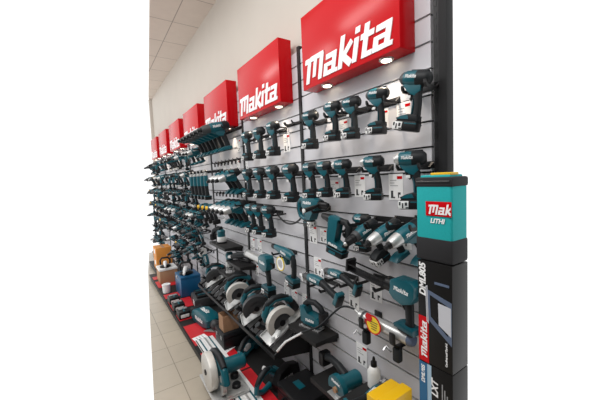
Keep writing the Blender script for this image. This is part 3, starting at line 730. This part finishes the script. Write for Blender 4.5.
# the crowded far bays
rows = [(2.07, 'top'), (1.80, 'second'), (1.53, 'third'), (1.26, 'fourth'), (.99, 'fifth'), (.72, 'sixth'), (.47, 'lowest')]
kinds = ['bare', 'grinder', 'drill', 'angle', 'impact', 'bare', 'grinder', 'drill', 'bare_dark', 'impact', 'angle', 'bare_dark', 'bare_dark', 'drill', 'yellow']
for b in range(3, 7):
    for ri, (z, rn) in enumerate(rows):
        cnt = 6 if b < 5 else 5
        for c_ in range(cnt):
            y = BAY[b] + .12 + c_*(.76/(cnt-1))
            if b == 3 and rn == 'second' and y < 4.15: continue
            if b == 3 and rn == 'third' and y < 4.12: continue
            if b == 5 and rn == 'sixth': continue
            if b == 3 and rn in ('fifth', 'sixth') and c_ == 0: continue
            if rn == 'lowest' and (b in (3, 5) or (b == 4 and y < 5.25)): continue
            k = rnd.choice(kinds)
            az = -87 + rnd.uniform(-5, 5); p = {'grinder': 78, 'blackt': 60, 'angle': 0, 'stick': 60, 'recip': 0}.get(k, rnd.uniform(-28, -8))
            x = (1.03 if k not in ('grinder', 'stick') else 1.08) + (.04, .03, -.01, .03)[b-3]
            lb = '%s from right, %s row of %s' % (ORD[c_], rn, BAYN[b])
            nm = {'bare_dark': 'dark nosed hammer drill', 'bare': 'grey nosed hammer drill', 'grinder': 'angle grinder', 'drill': 'black chucked drill', 'angle': 'angle driver', 'impact': 'impact driver', 'stick': 'multi cutter', 'yellow': 'yellow nosed screwdriver', 'recip': 'loop handled saw'}[k]
            hang(k, x, y, z-.03, az, p, '%s, %s' % (nm, lb), 'tools in the far bays', hk='longhook', hz=z+.02, sc={'grinder': .68, 'angle': .70}.get(k, .86), hl='hook of the tool ' + lb)
# bare hooks and pegs
for i, y in enumerate((1.90, 1.80)):
    hook('hook', y, 2.05, '%s bare black hook from the right beside the top row trio under a lamp' % ORD[i], 'empty hooks', .8)
for j, z in enumerate((1.866, 1.525)):
    for i in range(9):
        hook('peg', 2.66+i*.105, z, '%s peg from the right on the %s line of small pegs in the third bay' % (ORD[i], ('upper', 'lower')[j]), 'small pegs in the third bay')
for i, y in enumerate((1.66, 1.47, 1.38, .98, .89, .71)): pass
# black loop cable holder hanging between two hooks
lp = empty('cable_sling', (XW, 1.87, 1.37)); tag(lp, 'black sling hanging in an arc between two hooks in the second bay', 'sling')
MB().tube([(-.075, .16-.32*k/14, -.055+.055*(2*k/14-1)**2) for k in range(15)], .007, 8).build('sling', 'black', lp)
for s_ in (-1, 1): MB().tube([(0, s_*.16, .0), (-.05, s_*.16, -.004), (-.078, s_*.16, .0), (-.08, s_*.16, .022)], .006, 8).build('hook_arm', 'steel_black', lp)

# ------------------------------------------------------------------ price cards
CY = [(0.915, 1.924, .078, 'price card behind the driver nearest the end post'), (1.041, 1.929, .06, 'narrow price card with a red corner between two top row drivers'),
      (1.335, 1.924, .066, 'price card behind the third driver in the top row'), (1.967, 1.917, .09, 'warmly lit price card left of the first black upright'),
      (0.969, 1.583, .085, 'price card behind the driver next to the tool bag'), (1.215, 1.588, .08, 'price card with red corner behind the second row driver'),
      (1.430, 1.570, .07, 'price card between the third driver and the close pair'), (1.500, 1.646, .04, 'slim price card inside the close pair of drivers'),
      (0.933, 1.357, .10, 'price card behind the grey nosed drills'), (1.675, 1.253, .085, 'price card with dark pictogram below the rotary hammer'), (1.560, 1.257, .06, 'price card half behind the large battery'),
      (1.637, 1.030, .085, 'price card above the multi cutter with bent grip'), (1.290, 0.915, .085, 'price card below the smaller multi cutter'), (1.115, 1.017, .085, 'price card under the cartridge frame'),
      (1.237, 0.583, .085, 'price card above the white bottle'), (2.675, 1.023, .085, 'left card of the two under the trio of drivers'), (2.525, 1.028, .085, 'right card of the two under the trio of drivers'),
      (2.620, 0.776, .07, 'price card beside the silver tube'), (2.070, 0.735, .08, 'upper price card above the circular saw shelf'), (1.800, 0.715, .09, 'price card left of the jigsaw'), (1.955, 0.710, .085, 'price card between saw shelf and screwdriver battery')]
for y, z, w, lb in CY: card(y, z, lb, w/.075, sy=1. if w > .07 else 1.15)
for i in range(5): card(2.72+.2*i, 1.80-.0*i, '%s pale card from the right above the nose out drills of the third bay' % ORD[i], 1.)
for i in range(4): card(2.78+.22*i, 1.25, '%s pale card from the right below the hammer drills of the third bay' % ORD[i], 1.)
for i in range(2): card(2.68+.2*i, 2.0, '%s pale card from the right beside the sign of the third bay' % ORD[i], 1.1)

# ------------------------------------------------------------------ shelves
def flat_shelf(y0, y1, z, depth, label, t=.03):
    r = empty('wall_shelf', (XW, (y0+y1)/2, z)); tag(r, label, 'shelf', 'black wall shelves')
    MB().box((-depth/2, 0, -t/2), (depth, y1-y0, t), .003).build('board', 'black_mat', r)
    for s_ in (-1, 1): MB().prism([(-.002, -t), (-depth*.8, -t), (-.002, -t-.03)], s_*((y1-y0)/2-.02)-.003, s_*((y1-y0)/2-.02)+.003).build('bracket', 'steel_black', r)
    return r
flat_shelf(1.44, 1.76, .63, .19, 'black shelf carrying the jigsaw')
flat_shelf(1.15, 1.47, .41, .22, 'low black shelf under the disc cutter')
flat_shelf(.74, 1.14, .50, .29, 'black shelf under the yellow case and white bottle')
flat_shelf(2.92, 3.42, .965, .20, 'black shelf carrying the orbital sander')
flat_shelf(2.62, 2.95, .83, .17, 'black shelf carrying the all black tool')
flat_shelf(2.86, 3.2, .68, .19, 'black shelf carrying the trim router')
# long sloped rack for circular saws
rk = empty('sloped_rack', (XW, 2.7, .45)); tag(rk, 'long sloped black slatted rack carrying the circular saws', 'rack')
SA = math.atan2(.17, .285)
ms = Matrix.Translation((-.2925, 0, .0)) @ Matrix.Rotation(-SA, 4, 'Y')
for q in range(18):
    MB().box((.166, -.885+q*.104, -.006), (.325, .066, .010), .002, ms).build('rack_slat', 'black_mat', rk)
for y in (-.925, -.3, .3, .925): MB().prism([(-.30, -.012), (-.003, .158), (-.003, -.1), (-.27, -.05)], y-.004, y+.004).build('rack_bracket', 'steel_black', rk)
MB().box((-.302, 0, -.031), (.006, 1.86, .030), .001).build('front_lip', 'steel_black', rk)
def on_rack(kind, y, d, az, label, sc=1.):
    """d = distance up the slope"""
    z = .45 + d*math.sin(SA) + .0015/math.cos(SA); x = XW-.2925 + d*math.cos(SA)
    r = place(kind, (x, y, z), az, 0, 0, label, 'power tool', 'saws on the sloped rack', sc)
    a = math.radians(az)
    rot = Matrix.Rotation(-SA, 4, 'Y') @ Matrix.Rotation(PI/2-a, 4, 'Z')
    r.matrix_world = Matrix.Translation((x, y, z)) @ rot @ Matrix.Scale(sc, 4); return r
on_rack('circ', 1.93, .178, -86, 'circular saw with large pale guard at the near end of the sloped rack', 1.18)
on_rack('circ_dark', 2.30, .165, -72, 'teal circular saw with dark guard in the middle of the sloped rack', 1.15)
on_rack('circ', 2.68, .165, -75, 'circular saw with pale guard behind the dark guarded one', 1.15)
on_rack('circ_dark', 3.36, .16, -70, 'farthest circular saw on the sloped rack, past the router shelf', .95)
place('jig', (1.15, 1.62, .631), -14, 0, 0, 'teal jigsaw with black handle on the small wall shelf', 'power tool')
place('disc', (1.10, 1.22, .411), 4, 0, 0, 'teal disc cutter with round blade on the low shelf', 'power tool')
place('sander', (1.12, 3.24, .966), 150, 0, 0, 'rounded teal orbital sander on the highest small shelf', 'power tool')
place('blackt', (1.14, 2.78, .842), -20, 0, 0, 'all black tool with silver nose on the small shelf behind the silver tube', 'power tool')
place('router', (1.12, 3.03, .681), 0, 0, 0, 'upright trim router with silver frame on a small shelf', 'power tool')
# white bottle
bt = empty('oil_bottle', (1.175, 1.09, .501)); tag(bt, 'small white bottle with black pointed cap on the shelf', 'bottle')
MB().lathe([(0, .033), (.004, .036), (.085, .036), (.105, .026), (.115, .015), (.118, .0)], 22, axis='z').build('bottle_body', 'bottle', bt)
MB().lathe([(.114, .017), (.138, .016), (.14, .010), (.165, .006), (.166, 0)], 16, axis='z').build('cap', 'black', bt)
# dark tool lying in front of the bottle
tl = place('stick', (1.07, 1.02, .54), 80, 0, 90, 'dark teal cutter lying on the shelf left of the yellow case', 'power tool', 'multi cutters', .7)
yb = empty('yellow_case', (1.03, .86, .501)); tag(yb, 'bright yellow two block case with black end on the lower shelf', 'case')
MB().box((-.0, .035, .081), (.17, .062, .162), .006).build('front_block', 'yellow', yb)
MB().box((-.0, -.026, .089), (.17, .054, .178), .006).build('rear_block', 'yellow', yb)
MB().box((.0, -.07, .06), (.15, .032, .12), .006).build('end_cap', 'black', yb)
# silver vibrator lying on two strap hooks
vb = empty('silver_vibrator', (1.148, 1.02, .884)); tag(vb, 'silver cylinder tool with red print, yellow tag and long black cable', 'power tool')
MB().lathe([(-.19, 0), (-.19, .028), (-.182, .031), (.10, .032), (.125, .033), (.13, .029), (.135, .024), (.136, 0)], 26, axis='y').build('cylinder', 'silver', vb)
MB().lathe([(-.205, 0), (-.205, .022), (-.195, .029), (-.18, .0325), (-.18, .0)], 22, axis='y').build('end_cap', 'print_blue', vb)
MB().lathe([(.09, .0335), (.105, .0335), (.105, .032)], 24, axis='y').build('clamp_ring', 'darkgrey', vb)
mb = MB(); wordmark(mb, (-.0325, .075, -.006), (0, -1, 0), (0, 0, 1), .024, .0012, width=.075); mb.build('logo', 'red', vb)
tg = MB().lathe([(-.0012, 0), (-.0012, .046), (.0012, .046), (.0012, 0)], 26, c=(-.045, .0, .012)).build('round_tag', 'yellow_tag', vb)
MB().lathe([(-.0016, .042), (-.0016, .049), (.0016, .049), (.0016, .042), (-.0016, .042)], 26, c=(-.045, .0, .012)).build('tag_rim', 'red', tg)
MB().lathe([(-.0016, 0), (-.0016, .024), (.0016, .024), (.0016, 0)], 6, c=(-.047, .028, .042)).build('red_burst', 'red', tg)
b = MB()
for j in range(4): b.box((-.0468, -.004, .026-.012*j), (.0008, .05-.006*j, .0035))
b.build('tag_print', 'ink', tg)
cp = [(0, .135, 0), (-.005, .18, .022), (-.03, .24, .022), (-.06, .29, -.025), (-.12, .36, -.115), (-.16, .49, -.195), (-.19, .63, -.303)]
def smooth(pts, k=6):
    P = [Vector(p) for p in pts]; P = [P[0]*2-P[1]] + P + [P[-1]*2-P[-2]]; out = []
    for i in range(1, len(P)-2):
        for j in range(k):
            t = j/k; a, b_, c_, d = P[i-1:i+3]
            out.append(.5*((2*b_) + (c_-a)*t + (2*a-5*b_+4*c_-d)*t*t + (3*b_-a-3*c_+d)*t**3))
    out.append(P[-2]); return out
MB().tube(smooth(cp), .006, 8).build('cable', 'rubber', vb)
MB().tube([(0, .13, 0), (-.004, .17, .02)], [.012, .007], 12).build('cable_gland', 'silver', vb)
MB().tube([Vector((-.158, .48, -.19)), Vector((-.19, .63, -.303)), Vector((-.21, .715, -.40))], [.008, .009, .010], 12).build('cable_tip', 'chrome', vb)
for i, (y, w) in enumerate(((1.10, 'left'), (.90, 'right'))):
    h = empty('strap_hook', (XW, y, .872)); tag(h, 'black strap hook cradling the silver cylinder near its %s end' % ('cable', 'capped')[i], 'hook', 'strap hooks')
    MB().box((-.004, 0, -.02), (.006, .05, .1), .002).build('wall_plate', 'steel_black', h)
    MB().tube([(-.005, 0, -.03), (-.06, 0, -.048), (-.10, 0, -.048), (-.136, 0, -.02), (-.137, 0, .03)], .007, 8, flat=2.6).build('cradle', 'black', h)
    MB().box((-.10, 0, -.085), (.035, .036, .07), .008).build('strap_end', 'rubber', h)
    MB().tube([(-.12, .02, -.075), (-.12, .05, -.06), (-.14, .055, -.075)], .005, 8).build('buckle', 'nickel', h)

# ------------------------------------------------------------------ cartons and bag at the near end
def carton(name, loc, d, label, cat, group=None):
    r = empty(name, loc); tag(r, label, cat, group); MB().box((d[0]/2, 0, d[2]/2), d, .002).build('carton', 'carton_black', r); return r
CX, CYc, CW = .95, .592, .128
U, V = (0, -1, 0), (0, 0, 1); UU, VV = (0, 0, 1), (0, 1, 0)      # upright print / print turned on its side, reading upwards
base = carton('plain_carton', (CX, CYc, .0), (.10, CW, .62), 'plain black carton at the bottom of the carton stack by the end post', 'box', 'black cartons')
CD = .10
low = carton('printed_carton', (CX, CYc, .622), (.10, CW, .335), 'black carton with blue printed stripe, under the carton with the lamp picture', 'box', 'black cartons')
q = MB().box((-.0006, .047, .19), (.0012, .032, .285)).build('blue_stripe', 'carton_blue', low)
MB().box((-.0009, .022, .19), (.0012, .016, .285)).build('pale_stripe', 'carton_pale', low)
text('stripe_print', 'DML805', .019, (-.0016, .040, .255), UU, VV, 'white_letter', low, .2, .0006)
text('big_print', 'LXT', .034, (-.0012, -.010, .225), UU, VV, 'white_letter', low, .2, .001)
b = MB()
for j in range(4): b.box((-.0006, -.027-.009*j, .205-.012*j), (.0012, .0035, .16-.01*j))
for j in range(3): b.box((-.0006, .0-.004*j, .135), (.0012, .006, .05))
b.build('small_print', 'ink_pale', low)
hi = carton('lamp_carton', (CX, CYc, .96), (.10, CW, .375), 'black carton printed with a site lamp picture and red brand panel', 'box', 'black cartons')
MB().box((-.0006, .043, .085), (.0012, .040, .17)).build('red_panel', 'red', hi)
mb = MB(); wordmark(mb, (-.0013, .029, .014), UU, VV, .026, .0008, width=.145); mb.build('lettering', 'white_letter', hi)
text('model_print', 'DML805', .034, (-.0006, .034, .247), UU, VV, 'white_letter', hi, .2, .0012)
def ring(pts_o, pts_i, x0, x1, mb):
    n = len(pts_o)
    for k in range(n):
        k2 = (k+1) % n; mb.prism([pts_o[k], pts_o[k2], pts_i[k2], pts_i[k]], x0, x1, plane='yz')
    return mb
b = MB(); ring([(.030, .275), (.024, .165), (-.062, .10), (-.062, .25)], [(.018, .258), (.014, .178), (-.05, .128), (-.05, .235)], -.0012, 0, b); b.build('lamp_frame_print', 'print_blue', hi)
b = MB(); ring([(.034, .284), (.03, .158), (.022, .150), (.026, .29)], [(.031, .28), (.027, .162), (.025, .158), (.029, .284)], -.0016, 0, b); b.build('handle_print', 'print_pale', hi)
MB().prism([(-.014, .236), (-.016, .158), (-.06, .132), (-.06, .232)], -.0014, 0, plane='yz').build('lens_print', 'print_pale', hi)
MB().box((-.0012, -.028, .305), (.0022, .052, .008)).build('top_print', 'print_blue', hi)
text('side_print', 'Cordless and Corded', .0095, (-.0006, -.046, .02), UU, VV, 'white_letter', hi, 0, .0003)
bag = empty('tool_bag', (.955, .597, 1.337)); tag(bag, 'turquoise and black zipped tool bag with red brand label, on the black cartons', 'bag')
MB().box((.05, 0, .172), (.098, .134, .196), .012, seg=3).build('bag_body', 'bag_teal', bag)
MB().box((.05, 0, .042), (.102, .138, .084), .010).build('bag_base', 'bag_black', bag)
MB().box((.05, 0, .278), (.104, .140, .034), .009).build('zip_band', 'bag_black', bag)
MB().tube([(-.003, .06, .280), (-.003, -.06, .280)], .003, 6).build('zipper', 'darkgrey', bag)
MB().box((.05, 0, .296), (.08, .11, .012), .005).build('lid', 'bag_teal', bag)
b = MB().box((.04, -.018, .305), (.05, .075, .010), .004); b.build('lid_tag', 'yellow', bag)
MB().box((-.0005, -.0195, .187), (.003, .092, .050), .0005).build('red_label', 'red', bag)
b = MB(); wordmark(b, (-.0021, .020, .168), U, V, .036, .0008, width=.145)
# lettering stays within the bag front
bm_ = b.bm; bmesh.ops.bisect_plane(bm_, geom=bm_.verts[:]+bm_.edges[:]+bm_.faces[:], plane_co=(0, -.064, 0), plane_no=(0, -1, 0), clear_outer=True)
b.build('lettering', 'white_letter', bag)
text('line_print', 'LITHI', .022, (-.0012, .010, .138), U, V, 'white_letter', bag, .2, .0008)

# ------------------------------------------------------------------ on the plinth
ZM = .0835
rail = empty('guide_rail', (.785, 2.25, ZM)); tag(rail, 'white aluminium guide rail with teal strips lying along the plinth edge', 'rail')
MB().box((0, 0, .006), (.17, 1.45, .010), .001).build('rail_body', 'white', rail)
for x in (-.045, .045): MB().box((x, 0, .0118), (.012, 1.45, .003)).build('glide_strip', 'teal', rail)
MB().box((-.079, 0, .0118), (.008, 1.45, .002)).build('splinter_strip', 'black', rail)
MB().box((.005, 0, .013), (.016, 1.45, .005), .001).build('guide_rib', 'silver', rail)
place('track', (.70, 2.19, ZM+.0168), 1, 0, 0, 'plunge saw with pale disc guard standing on the white guide rail', 'power tool', sc=1.28)
place('body', (.90, 3.30, ZM), 172, 0, 0, 'wide teal bodied saw with wire hook and steel shoe on the red mat', 'power tool', sc=1.45)
for i, (x, y) in enumerate(((.745, 3.64), (.745, 3.90), (.745, 4.17))):
    place('pack', (x, y, ZM), 0, 0, 0, '%s grey and black battery kit from the near end of the plinth edge' % ORD[i], 'battery kit', 'battery kits on the plinth edge', 1.05)
place('charger', (1.06, 3.88, ZM), -84, 0, 0, 'black double charger with two teal strips below the hanging grinder', 'charger', sc=1.75)
place('recip', (1.08, 2.49, ZM), 60, 0, 0, 'teal handled saw with grey grip on the plinth beside the guide rail', 'power tool', None, 1.1)
place('dust', (.99, 1.94, ZM), 75, 0, 0, 'teal cutter with a shiny black dust case near the end of the guide rail', 'power tool', sc=.97)
bx = empty('open_box', (.965, 2.74, ZM+.152)); tag(bx, 'small open brown box on a flat black case before the rack', 'box')
b = MB(); 
for c, d in (((0, -.06, .075), (.15, .004, .15)), ((0, .06, .075), (.15, .004, .15)), ((-.073, 0, .075), (.004, .12, .15)), ((.073, 0, .075), (.004, .12, .15)), ((0, 0, .003), (.15, .12, .004))): b.box(c, d)
b.build('box_walls', 'cardboard', bx)
for i, (x, y, z, a) in enumerate(((.76, 3.02, ZM, 10), (.90, 2.66, ZM, 25))):
    w = empty('price_leaflet', (x, y, z)); tag(w, ('white price leaflet lying flat in front of the plunge saw', 'white price leaflet lying beside the rack front')[i], 'leaflet', 'price leaflets')
    w.rotation_euler = (0, 0, math.radians(a)); MB().box((0, 0, .0012), (.13, .10, .0012)).build('sheet', 'paper', w)
    b = MB()
    for j in range(3): b.box((-.03+.03*j, 0, .0021), (.006, .07, .0006))
    b.build('print', 'ink_pale', w)
fc = empty('flat_case', (1.0, 2.76, ZM)); tag(fc, 'flat black case with grey latches carrying the open brown box', 'case')
MB().box((0, 0, .05), (.26, .24, .10), .012).build('lower_shell', 'black', fc); MB().box((0, 0, .126), (.26, .24, .05), .012).build('lid', 'rubber', fc)
for y in (-.06, .06): MB().box((-.131, y, .098), (.006, .03, .035), .002).build('latch', 'grey', fc)
tc = empty('tool_case', (1.09, 1.66, ZM)); tag(tc, 'black tool case with teal badge in the dark corner below the jigsaw shelf', 'case')
MB().box((0, 0, .04), (.26, .30, .08), .012).build('lower_shell', 'black', tc); MB().box((0, 0, .105), (.26, .30, .05), .012).build('lid', 'black', tc)
MB().box((-.02, .03, .1305), (.05, .09, .004), .001).build('badge', 'teal', tc); MB().tube([(-.125, -.06, .06), (-.16, -.05, .06), (-.16, .05, .06), (-.125, .06, .06)], .009, 8).build('carry_handle', 'rubber', tc)
bb = empty('blue_case', (1.0, 4.43, ZM)); tag(bb, 'blue metal case standing on the plinth with a white sander on top', 'case')
MB().box((0, 0, .12), (.27, .36, .24), .008).build('lower_shell', 'blue_case', bb); MB().box((0, 0, .258), (.272, .362, .034), .008).build('lid', 'blue_case', bb)
MB().box((-.137, .05, .235), (.006, .03, .05), .002).build('latch', 'chrome', bb)
place('polisher', (.98, 4.41, ZM+.2755), 200, 0, 0, 'white and black disc sander with loop handle on the blue case', 'power tool', sc=1.0)
for i, (y, z) in enumerate(((5.95, ZM), (5.97, ZM+.2022))):
    ob = empty('orange_carton', (.95, y+.1, z)); tag(ob, ('orange carton standing on the plinth at the far end', 'orange carton on top of another orange carton')[i], 'box', 'orange cartons')
    MB().box((0, 0, .10), (.26, .34, .20), .003).build('carton', 'orange', ob); MB().box((0, 0, .2005), (.05, .34, .0012)).build('tape', 'cardboard', ob)
    MB().box((-.1306, .02, .12), (.0012, .12, .08)).build('label', 'white', ob)
wp = empty('white_tub', (.74, 4.62, ZM)); tag(wp, 'small white tub on the red mat in front of the blue case', 'tub')
MB().lathe([(0, .045), (.002, .05), (.11, .056), (.112, 0)], 20, axis='z').build('tub', 'white', wp); MB().lathe([(.11, .059), (.122, .059), (.124, 0)], 20, axis='z').build('lid', 'white', wp)
kb = empty('brown_kit', (.86, 5.2, ZM)); tag(kb, 'brown and white boxed kit between the blue case and orange cartons', 'box')
MB().box((0, 0, .10), (.26, .30, .20), .005).build('carton', 'cardboard', kb); MB().box((0, 0, .215), (.27, .31, .03), .004).build('lid', 'white', kb)
place('polisher', (.84, 5.18, ZM+.2305), 190, 0, 0, 'disc sander on top of the brown boxed kit', 'power tool', sc=.9)
place('planer', (1.17, 5.0, ZM), 180, 0, 0, 'teal planer on the plinth behind the blue case', 'power tool')

# ------------------------------------------------------------------ white world, added lights and camera
w = bpy.data.worlds.new('shop_light'); scn.world = w; w.use_nodes = True
bg = w.node_tree.nodes['Background']; bg.inputs['Color'].default_value = (1, 1, 1, 1); bg.inputs['Strength'].default_value = 1.0
for x, y in ((-.25, .5), (-.6, 2.4), (-.95, 4.4)):                  # unseen area lights, added to brighten the upper wall
    li = bpy.data.lights.new('added_light', 'AREA'); li.shape = 'RECTANGLE'; li.size = .25; li.size_y = 1.2; li.energy = 26; li.color = (1, .98, .96)
    lo = bpy.data.objects.new('added_light', li); col.objects.link(lo); lo.location = (x, y, 3.58)

cam = bpy.data.cameras.new('camera'); cam.sensor_width = 36; cam.lens = 301.12/600*36; cam.clip_start = .02
co = bpy.data.objects.new('camera', cam); col.objects.link(co)
y_, p_, r_ = math.radians(34.108), math.radians(-4.245), math.radians(2.461)
F = Vector((math.sin(y_)*math.cos(p_), math.cos(y_)*math.cos(p_), math.sin(p_))); R0 = Vector((math.cos(y_), -math.sin(y_), 0)); U0 = R0.cross(F)
R = R0*math.cos(r_) - U0*math.sin(r_); Uc = R.cross(F)
mw = Matrix((R, Uc, -F)).transposed().to_4x4(); mw.translation = (0, 0, 1.65); co.matrix_world = mw
scn.camera = co
vs = scn.view_settings; vs.view_transform = 'Standard'; vs.look = 'None'; vs.exposure = .25; vs.gamma = 1; vs.use_curve_mapping = False
scn.cycles.max_bounces = 6
